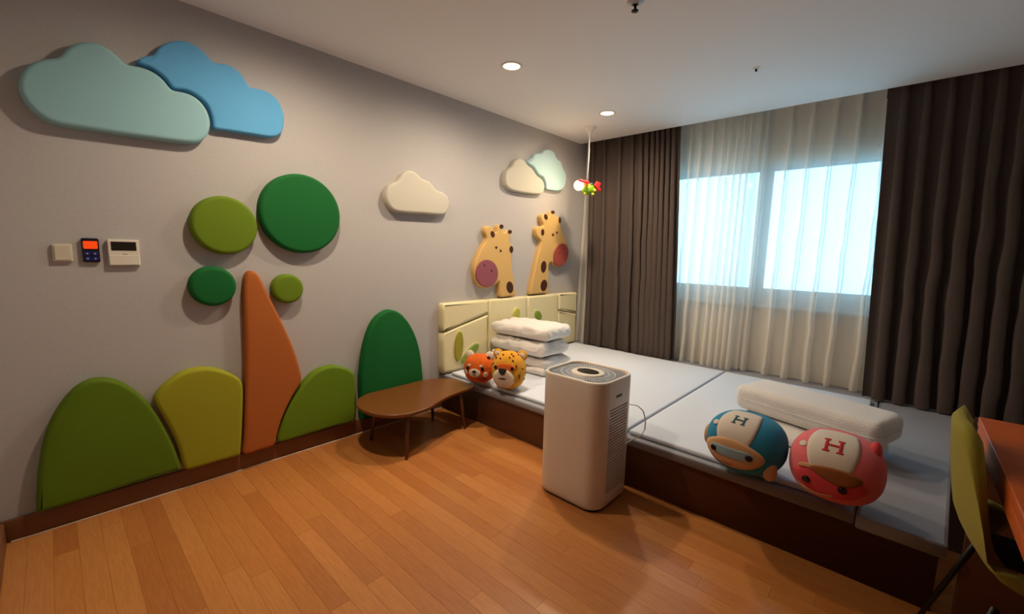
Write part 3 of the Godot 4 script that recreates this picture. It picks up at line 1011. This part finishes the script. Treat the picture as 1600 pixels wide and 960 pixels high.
	var cord := thing("power_cord", Vector3(1.70, PAD, 1.84), "thin white power cord looping from the air purifier onto the platform", "cord")
	var cp := []
	for p in [Vector3(1.640, 0.47, 1.848), Vector3(1.690, 0.475, 1.847), Vector3(1.722, 0.455, 1.846), Vector3(1.738, 0.41, 1.846), Vector3(1.738, 0.36, 1.847), Vector3(1.722, 0.32, 1.848), Vector3(1.680, 0.29, 1.8475), Vector3(1.63, 0.24, 1.8475), Vector3(1.58, 0.10, 1.8475), Vector3(1.57, 0.004, 1.8475)]:
		cp.append(p - cord.position)
	part(cord, "cable", tube(cp, [0.003], 8), M.white_cord)

func ell(a: float, b: float, y: float) -> Array:
	var out := []
	for k in 40: out.append(Vector3(a * cos(TAU * k / 40), y, -b * sin(TAU * k / 40)))
	return out

# ---------------------------------------------------------------- bedding
func bedding() -> void:
	var words := ["bottom folded white duvet of the stack by the headboard", "middle folded white duvet of the stack by the headboard", "top folded white duvet of the stack by the headboard"]
	var y := BED + 0.002
	for i in 3:
		var t := thing("folded_duvet", Vector3([0.40, 0.395, 0.405][i], y, [1.21, 1.215, 1.205][i]), words[i], "duvet", "stack of folded duvets")
		t.rotation.y = [0.03, -0.03, 0.05][i]
		var hs: Array = [[0.052, 0.062], [0.105], [0.10]][i]
		var yy := 0.0
		for k in hs.size():
			var lh: float = hs[k]
			part(t, "fold", rbox(Vector3(0.59 - 0.012 * k, lh, 0.37 - 0.01 * k), lh * 0.49, 5, 14, 0.010, 0.022, 40 + i * 2 + k), M.duvet_white, at(Vector3(0.005 * k, yy + lh * 0.5, -0.004 * k)))
			yy += lh + 0.004
		y += yy + 0.018
	var b := thing("bolster", Vector3(2.352, BED + 0.064, 1.125), "long white rectangular bolster lying on a flat white pillow", "pillow")
	b.rotation.y = -0.29
	part(b, "cover", rbox(Vector3(0.69, 0.138, 0.32), 0.040, 4, 14, 0.006, 0.006, 51), M.duvet_white, at(Vector3(0, 0.0695, 0)))
	part(b, "piping", tube(loop_pts(0.652, 0.282, 0.068), [0.003], 6), M.duvet_white)
	var p := thing("flat_pillow", Vector3(2.335, BED + 0.002, 1.225), "flat white pillow underneath the long bolster", "pillow")
	p.rotation.y = -0.27
	part(p, "cover", rbox(Vector3(0.62, 0.054, 0.40), 0.026, 3, 12, 0.002, 0.006, 52), M.duvet_white, at(Vector3(0, 0.0275, 0)))

func loop_pts(w: float, d: float, y: float) -> Array:
	var out := []
	var o := rrect2(w + 0.042, d + 0.042, 0.05, 4)
	for p in o: out.append(Vector3(p.x, y, p.y))
	out.append(out[0])
	return out

# ---------------------------------------------------------------- plush toys
func rest(half: float, px: float, py: float) -> Vector3:
	var w := ony(BED + 0.004 + half, px, py)
	return Vector3(w.x, BED + 0.004, w.z)

func plush_toys() -> void:
	# red panda and leopard cushions
	var r := Vector3(0.115, 0.105, 0.10)
	var t := thing("red_panda_plush", rest(0.105, 750, 575), "round orange red panda plush head beside the leopard plush", "plush toy")
	var g := Node3D.new()
	var yaw := 0.52
	var b := part(t, "head", blob(r, 2.3, 0.04, 61), M.fur_orange, Transform3D(Basis(Vector3.UP, yaw) * Basis(Vector3.RIGHT, -0.12), Vector3(0, 0.104, 0)))
	patch(b, "muzzle", r, 2.3, -0.08, -0.22, ring2(0.36, 0.28, 28), M.fur_cream, 0.006)
	patch(b, "cheek", r, 2.3, 0.62, -0.28, ring2(0.14, 0.16, 20), M.fur_cream, 0.005)
	patch(b, "cheek", r, 2.3, -0.72, -0.22, ring2(0.13, 0.16, 20), M.fur_cream, 0.005)
	patch(b, "brow", r, 2.3, 0.30, 0.26, ring2(0.10, 0.07, 18), M.fur_cream, 0.005)
	patch(b, "brow", r, 2.3, -0.46, 0.26, ring2(0.10, 0.07, 18), M.fur_cream, 0.005)
	patch(b, "lower_cheek", r, 2.3, 0.45, -0.62, ring2(0.30, 0.18, 22), M.fur_rust, 0.003)
	patch(b, "nose", r, 2.3, -0.08, -0.12, ring2(0.11, 0.09, 18), M.fur_dark, 0.013)
	for e in [0.40, -0.54]: patch(b, "eye", r, 2.3, e, 0.06, ring2(0.095, 0.115, 18), M.bead_black, 0.010)
	patch(b, "mouth", r, 2.3, -0.08, -0.34, smooth([Vector2(-0.12, 0.03), Vector2(0, -0.02), Vector2(0.12, 0.03), Vector2(0.11, 0.0), Vector2(0, -0.05), Vector2(-0.11, 0.0)]), M.fur_dark, 0.008)
	for s in [[-0.85, 0.8], [0.72, 0.92]]:
		var ear := part(b, "ear", blob(Vector3(0.034, 0.038, 0.018), 2.0, 0.02, 62, 24, 16), M.fur_cream, Transform3D(Basis(Vector3.FORWARD, s[0] * 0.5), Vector3(s[0] * 0.095, 0.088, 0.0)))
	patch(b, "ear_tuft", r, 2.3, 1.0, 0.82, ring2(0.10, 0.10, 16), M.fur_dark, 0.012)
	g.free()

	r = Vector3(0.118, 0.132, 0.105)
	t = thing("leopard_plush", rest(0.132, 795, 578), "spotted yellow leopard plush head with a pale muzzle", "plush toy")
	b = part(t, "head", blob(r, 2.3, 0.035, 63), M.fur_yellow, Transform3D(Basis(Vector3.UP, 0.48) * Basis(Vector3.RIGHT, -0.16), Vector3(0, 0.132, 0)))
	patch(b, "muzzle", r, 2.3, -0.10, -0.40, ring2(0.62, 0.52, 32), M.fur_cream, 0.014)
	patch(b, "face_band", r, 2.3, 0.0, 0.18, ring2(0.62, 0.20, 28), M.fur_orange, 0.004)
	patch(b, "nose", r, 2.3, -0.10, -0.02, smooth([Vector2(-0.22, 0.11), Vector2(0, 0.15), Vector2(0.22, 0.11), Vector2(0.13, -0.09), Vector2(0, -0.16), Vector2(-0.13, -0.09)]), M.fur_dark, 0.022)
	for e in [0.40, -0.56]: patch(b, "eye", r, 2.3, e, 0.14, ring2(0.085, 0.095, 18), M.bead_black, 0.011)
	patch(b, "mouth", r, 2.3, -0.10, -0.34, smooth([Vector2(-0.26, 0.05), Vector2(-0.13, 0.0), Vector2(0, 0.06), Vector2(0.13, 0.0), Vector2(0.26, 0.05), Vector2(0.13, -0.04), Vector2(0, 0.02), Vector2(-0.13, -0.04)]), M.fur_dark, 0.018)
	var sp := RandomNumberGenerator.new()
	sp.seed = 5
	for k in 34:
		var ya := sp.randf_range(-1.5, 1.9)
		var pi := sp.randf_range(-0.5, 1.25)
		if absf(ya + 0.1) < 0.6 and pi < 0.34: continue
		patch(b, "spot", r, 2.3, ya, pi, ring2(sp.randf_range(0.04, 0.06), sp.randf_range(0.035, 0.055), 10), M.fur_rust if k % 2 else M.fur_dark, 0.004)
	for s in [-1.0, 1.0]:
		var ear := part(b, "ear", blob(Vector3(0.036, 0.036, 0.018), 2.0, 0.02, 64, 24, 16), M.fur_yellow, at(Vector3(s * 0.088, 0.105, -0.012)))
		part(ear, "inner_ear", blob(Vector3(0.022, 0.022, 0.010), 2.0, 0.0, 65, 18, 12), M.fur_cream, at(Vector3(0, 0, 0.012)))

	# the two big round cushions with an H on the forehead
	helmet_toy("blue_plush", "round blue plush cushion with beige face and H on its white stripe", rest(0.130, 1166, 690), Vector3(0.158, 0.130, 0.138), -0.10, "felt_blue", true)
	helmet_toy("pink_plush", "round pink plush cushion with brown brow and red H on its white stripe", rest(0.134, 1306, 727), Vector3(0.154, 0.134, 0.142), -0.06, "felt_pink", false)

func helmet_toy(called: String, label: String, p: Vector3, r: Vector3, yaw: float, body: String, blue: bool) -> void:
	var t := thing(called, p, label, "plush toy", "round cushions with an H")
	var pw := 2.4
	var bas := Basis(Vector3.UP, yaw) * Basis(Vector3.BACK, 0.03) * Basis(Vector3.RIGHT, -0.02)
	var b := part(t, "body", blob(r, pw, 0.0, 71, 56, 36), M[body], Transform3D(bas, Vector3(0, r.y * 0.995, 0)))
	var c := -0.06 if blue else 0.0
	# white stripe over the crown
	patch(b, "stripe", r, pw, c, 0.86, rrect2(0.96 if blue else 1.0, 1.50, 0.06), M.felt_white, 0.003)
	var lt := begin(0)
	var sz := 0.95 if blue else 1.15
	var letter: Material = M.felt_teal if blue else M.felt_red
	for q in [[-0.115, 0.0, 0.055, 0.30], [0.115, 0.0, 0.055, 0.30], [0.0, 0.0, 0.20, 0.06], [-0.115, 0.15, 0.12, 0.045], [0.115, 0.15, 0.12, 0.045], [-0.115, -0.15, 0.12, 0.045], [0.115, -0.15, 0.12, 0.045]]:
		add_patch(lt, r, pw, c + 0.02, 0.98 if blue else 0.86, moved(rrect2(q[2] * sz, q[3] * sz, 0.01, 2), Vector2(q[0], q[1]) * sz), 0.006, 3)
	part(b, "letter_h", done(lt), letter)
	patch(b, "shine_dot", r, pw, -0.78, 0.62, ring2(0.10, 0.085, 18), M.felt_white, 0.004)
	if blue:
		patch(b, "face", r, pw, -0.08, -0.17, ring2(0.80, 0.50, 44), M.felt_beige, 0.008)
		patch(b, "eye_band", r, pw, -0.08, -0.12, rrect2(1.16, 0.34, 0.16), M.felt_pale_blue, 0.011)
		for e in [-0.50, 0.36]: patch(b, "eye", r, pw, e, -0.12, ring2(0.085, 0.095, 18), M.bead_black, 0.015)
		patch(b, "mouth", r, pw, -0.16, -0.50, smooth([Vector2(-0.16, 0.03), Vector2(0, -0.02), Vector2(0.16, 0.03), Vector2(0.15, 0.01), Vector2(0, -0.045), Vector2(-0.15, 0.01)]), M.felt_brown, 0.009)
		part(b, "ear", blob(Vector3(0.022, 0.05, 0.042), 2.2, 0.0, 72, 24, 16), M.felt_beige, at(Vector3(-r.x * 1.0, -0.012, 0.0)))
		part(b, "foot", blob(Vector3(0.026, 0.045, 0.030), 2.2, 0.0, 73, 24, 16), M.felt_beige, at(Vector3(0.120, -0.070, 0.065)))
	else:
		patch(b, "face", r, pw, -0.02, -0.24, ring2(0.78, 0.40, 40), M.felt_rose, 0.004)
		patch(b, "brow", r, pw, 0.10, 0.04, smooth([Vector2(-0.50, 0.12), Vector2(-0.2, 0.22), Vector2(0.20, 0.22), Vector2(0.52, 0.10), Vector2(0.44, -0.14), Vector2(0.10, -0.20), Vector2(-0.26, -0.08)]), M.felt_brown, 0.010)
		patch(b, "brow", r, pw, -0.50, 0.10, smooth([Vector2(-0.18, -0.07), Vector2(-0.05, 0.06), Vector2(0.20, 0.10), Vector2(0.17, 0.0), Vector2(0.0, -0.03)]), M.felt_beige, 0.007)
		for e in [-0.44, 0.28]: patch(b, "eye", r, pw, e, -0.26, ring2(0.085, 0.095, 18), M.bead_black, 0.012)
		patch(b, "chin", r, pw, -0.30, -0.62, smooth([Vector2(-0.35, 0.06), Vector2(0, 0.0), Vector2(0.35, 0.06), Vector2(0.33, -0.03), Vector2(0, -0.09), Vector2(-0.33, -0.03)]), M.felt_beige, 0.005)
		part(b, "ear", blob(Vector3(0.020, 0.045, 0.042), 2.2, 0.0, 72, 24, 16), M.felt_rose, at(Vector3(r.x * 0.74, r.y * 0.62, -0.01)))

# ---------------------------------------------------------------- toy pendant lamp
func pendant() -> void:
	var t := thing("pendant_lamp", Vector3(0.404, H, 0.456), "toy aeroplane pendant lamp with red wings, green body and glowing globe", "pendant lamp")
	part(t, "canopy", lathe([Vector2(0.006, -0.085), Vector2(0.010, -0.07), Vector2(0.020, -0.045), Vector2(0.042, -0.018), Vector2(0.056, -0.006), Vector2(0.058, 0.0)], 28), M.fitting_white)
	part(t, "rod", tube([Vector3(0, -0.085, 0), Vector3(0.002, -0.25, 0), Vector3(-0.004, -0.47, 0)], [0.005], 10), M.fitting_white)
	# the plane points to the left of the picture, along -RT
	var side := Vector3(RT.x, 0, RT.z).normalized()
	var plane := Transform3D(Basis(side, Vector3.UP, side.cross(Vector3.UP)), Vector3(0.0, -0.545, 0))
	var body := part(t, "fuselage", blob(Vector3(0.062, 0.050, 0.050), 2.2, 0.0, 81, 32, 20), M.toy_green, plane * at(Vector3(0.010, -0.004, 0)))
	part(body, "cockpit", blob(Vector3(0.026, 0.024, 0.024), 2.0, 0.0, 82, 20, 14), M.toy_slate, at(Vector3(0.020, 0.038, 0.012)))
	for q in [Vector3(-0.030, -0.042, 0.025), Vector3(0.040, -0.044, 0.022), Vector3(0.052, -0.012, 0.034), Vector3(0.0, 0.030, 0.036)]:
		part(body, "knob", blob(Vector3(0.015, 0.015, 0.015), 2.0, 0.0, 83, 16, 12), M.toy_yellow, at(q))
	part(t, "wing", rbox(Vector3(0.10, 0.020, 0.20), 0.008, 2), M.toy_red, plane * Transform3D(Basis(Vector3.BACK, -0.25), Vector3(-0.045, 0.052, 0)))
	part(t, "tail", rbox(Vector3(0.085, 0.024, 0.075), 0.009, 2), M.toy_red, plane * Transform3D(Basis(Vector3.BACK, -0.75), Vector3(0.088, 0.012, 0)))
	part(t, "tail_fin", rbox(Vector3(0.05, 0.06, 0.016), 0.007, 2), M.toy_red, plane * Transform3D(Basis(Vector3.BACK, -0.4), Vector3(0.092, 0.035, 0)))
	part(t, "hook", tube([Vector3(-0.004, -0.47, 0), Vector3(0.0, -0.50, 0.0)], [0.008], 10), M.toy_red)
	var gp := plane * Vector3(-0.082, 0.026, 0.02)
	part(t, "bulb_globe", blob(Vector3(0.046, 0.046, 0.046), 2.0, 0.0, 84, 28, 18), M.lamp_glow, at(gp))
	var l := OmniLight3D.new()
	l.name = "lamp"
	l.light_energy = 0.12
	l.light_color = Color(1.0, 0.86, 0.66)
	l.light_size = 0.045
	l.omni_range = 10.0
	l.omni_attenuation = 2.0
	l.shadow_enabled = true
	l.position = gp
	t.add_child(l)

# ---------------------------------------------------------------- desk and chair
func desk_and_chair() -> void:
	var t := thing("desk", Vector3(3.18, 0, 2.6), "reddish brown wooden desk with thick front edge beside the chair", "desk")
	var o := -t.position
	part(t, "desktop", rbox(Vector3(0.605, 0.03, 1.55), 0.003, 2), M.desk_wood, at(o + Vector3(3.190, 0.725, 2.54)))
	part(t, "apron", rbox(Vector3(0.03, 0.045, 1.53), 0.003, 1), M.desk_wood, at(o + Vector3(2.904, 0.687, 2.54)))
	part(t, "end_panel", rbox(Vector3(0.57, 0.708, 0.03), 0.003, 1), M.dark_wood, at(o + Vector3(3.185, 0.355, 1.80)))
	var ped := part(t, "pedestal", rbox(Vector3(0.55, 0.66, 0.66), 0.003, 1), M.desk_wood, at(o + Vector3(3.185, 0.331, 2.96)))
	for k in 3:
		var dr := part(ped, "drawer", rbox(Vector3(0.016, 0.20, 0.62), 0.003, 1), M.desk_wood, at(Vector3(-0.281, -0.215 + 0.214 * k, 0)))

	t = thing("chair", Vector3(2.96, 0, 2.18), "olive green upholstered chair with wraparound back pushed under the desk", "chair")
	o = -t.position
	# shell: a curved board, lower at its ends, leaning in towards the seat
	var na := 28
	var nb := 12
	var rows := []
	for side in 2:
		var g := []
		for i in nb + 1:
			var row := []
			for j in na + 1:
				var s := -1.0 + 2.0 * j / na
				var f := float(i) / nb
				var top := maxf(0.845 - 1.2 * pow(maxf(absf(s) - 0.25, 0.0), 1.5), 0.53)
				var bot := 0.45 + 0.10 * maxf(0.0, absf(s) - 0.3)
				var y := lerpf(bot, top, f)
				var th := s * 2.2
				var lean := 0.055 * (1.0 - f) + 0.05 * pow(maxf(0.0, 0.35 - f) / 0.35, 1.6)
				var x := 2.812 + 0.07 * (1.0 - cos(th)) + lean - 0.008 * sin(PI * f)
				var z := 2.18 + 0.21 * (sin(th) if absf(th) < PI * 0.5 else signf(th) * (0.85 + 0.15 * sin(absf(th))))
				var nrm := Vector3(-cos(th), 0.12, sin(th) * 1.0).normalized()
				var edge := minf(minf(f, 1.0 - f) * 12.0, (1.0 - absf(s)) * 10.0)
				var th2 := 0.022 * sqrt(clampf(edge, 0.0, 1.0))
				row.append(Vector3(x, y, z) + o + nrm * th2 * (1.0 if side == 0 else -1.0))
			g.append(row)
		rows.append(g)
	var st := begin(0)
	for i in nb:
		for j in na:
			quad(st, rows[0][i][j], rows[0][i][j + 1], rows[0][i + 1][j + 1], rows[0][i + 1][j])
			quad(st, rows[1][i][j + 1], rows[1][i][j], rows[1][i + 1][j], rows[1][i + 1][j + 1])
	part(t, "backrest", done(st), M.chair_olive)
	part(t, "seat", rbox(Vector3(0.34, 0.07, 0.38), 0.03, 3, 4, 0.006), M.chair_olive, at(o + Vector3(3.135, 0.435, 2.18)))
	part(t, "bracket", rbox(Vector3(0.10, 0.02, 0.16), 0.006, 2), M.metal_dark, at(o + Vector3(2.945, 0.482, 2.18)))
	part(t, "bolt", blob(Vector3(0.008, 0.010, 0.010), 2.0, 0.0, 91, 16, 10), M.chrome, at(o + Vector3(2.890, 0.520, 2.345)))
	for q in [[2.80, 1.935, 2.905, 2.00], [2.80, 2.425, 2.905, 2.36], [3.30, 1.96, 3.24, 2.02], [3.30, 2.40, 3.24, 2.34]]:
		var lg := part(t, "leg", tube([o + Vector3(q[0], 0.006, q[1]), o + Vector3(q[2], 0.41, q[3])], [0.007, 0.009], 12), M.metal_dark)
		part(lg, "foot_cap", lathe([Vector2(0.0, 0.0), Vector2(0.012, 0.0), Vector2(0.012, 0.018), Vector2(0.0, 0.019)], 14), M.chrome, at(o + Vector3(q[0], 0.0008, q[1])))

# ---------------------------------------------------------------- things on the ceiling
func ceiling_bits() -> void:
	var t := thing("sprinkler_head", Vector3(1.622, H, 1.99), "grey metal sprinkler head on the ceiling", "sprinkler")
	part(t, "escutcheon", lathe([Vector2(0.014, -0.012), Vector2(0.030, -0.006), Vector2(0.040, 0.0)], 24), M.grey_plastic)
	part(t, "deflector", lathe([Vector2(0.0, -0.040), Vector2(0.016, -0.040), Vector2(0.016, -0.037), Vector2(0.006, -0.034), Vector2(0.006, -0.012)], 20), M.metal_dark)
	t = thing("ceiling_sensor", Vector3(1.857, H, 0.894), "tiny white ceiling sensor with a dark nozzle near the window", "sensor")
	part(t, "cover", lathe([Vector2(0.008, -0.008), Vector2(0.018, -0.004), Vector2(0.024, 0.0)], 20), M.fitting_white)
	part(t, "nozzle", lathe([Vector2(0.0, -0.022), Vector2(0.006, -0.021), Vector2(0.007, -0.007)], 14), M.metal_dark)
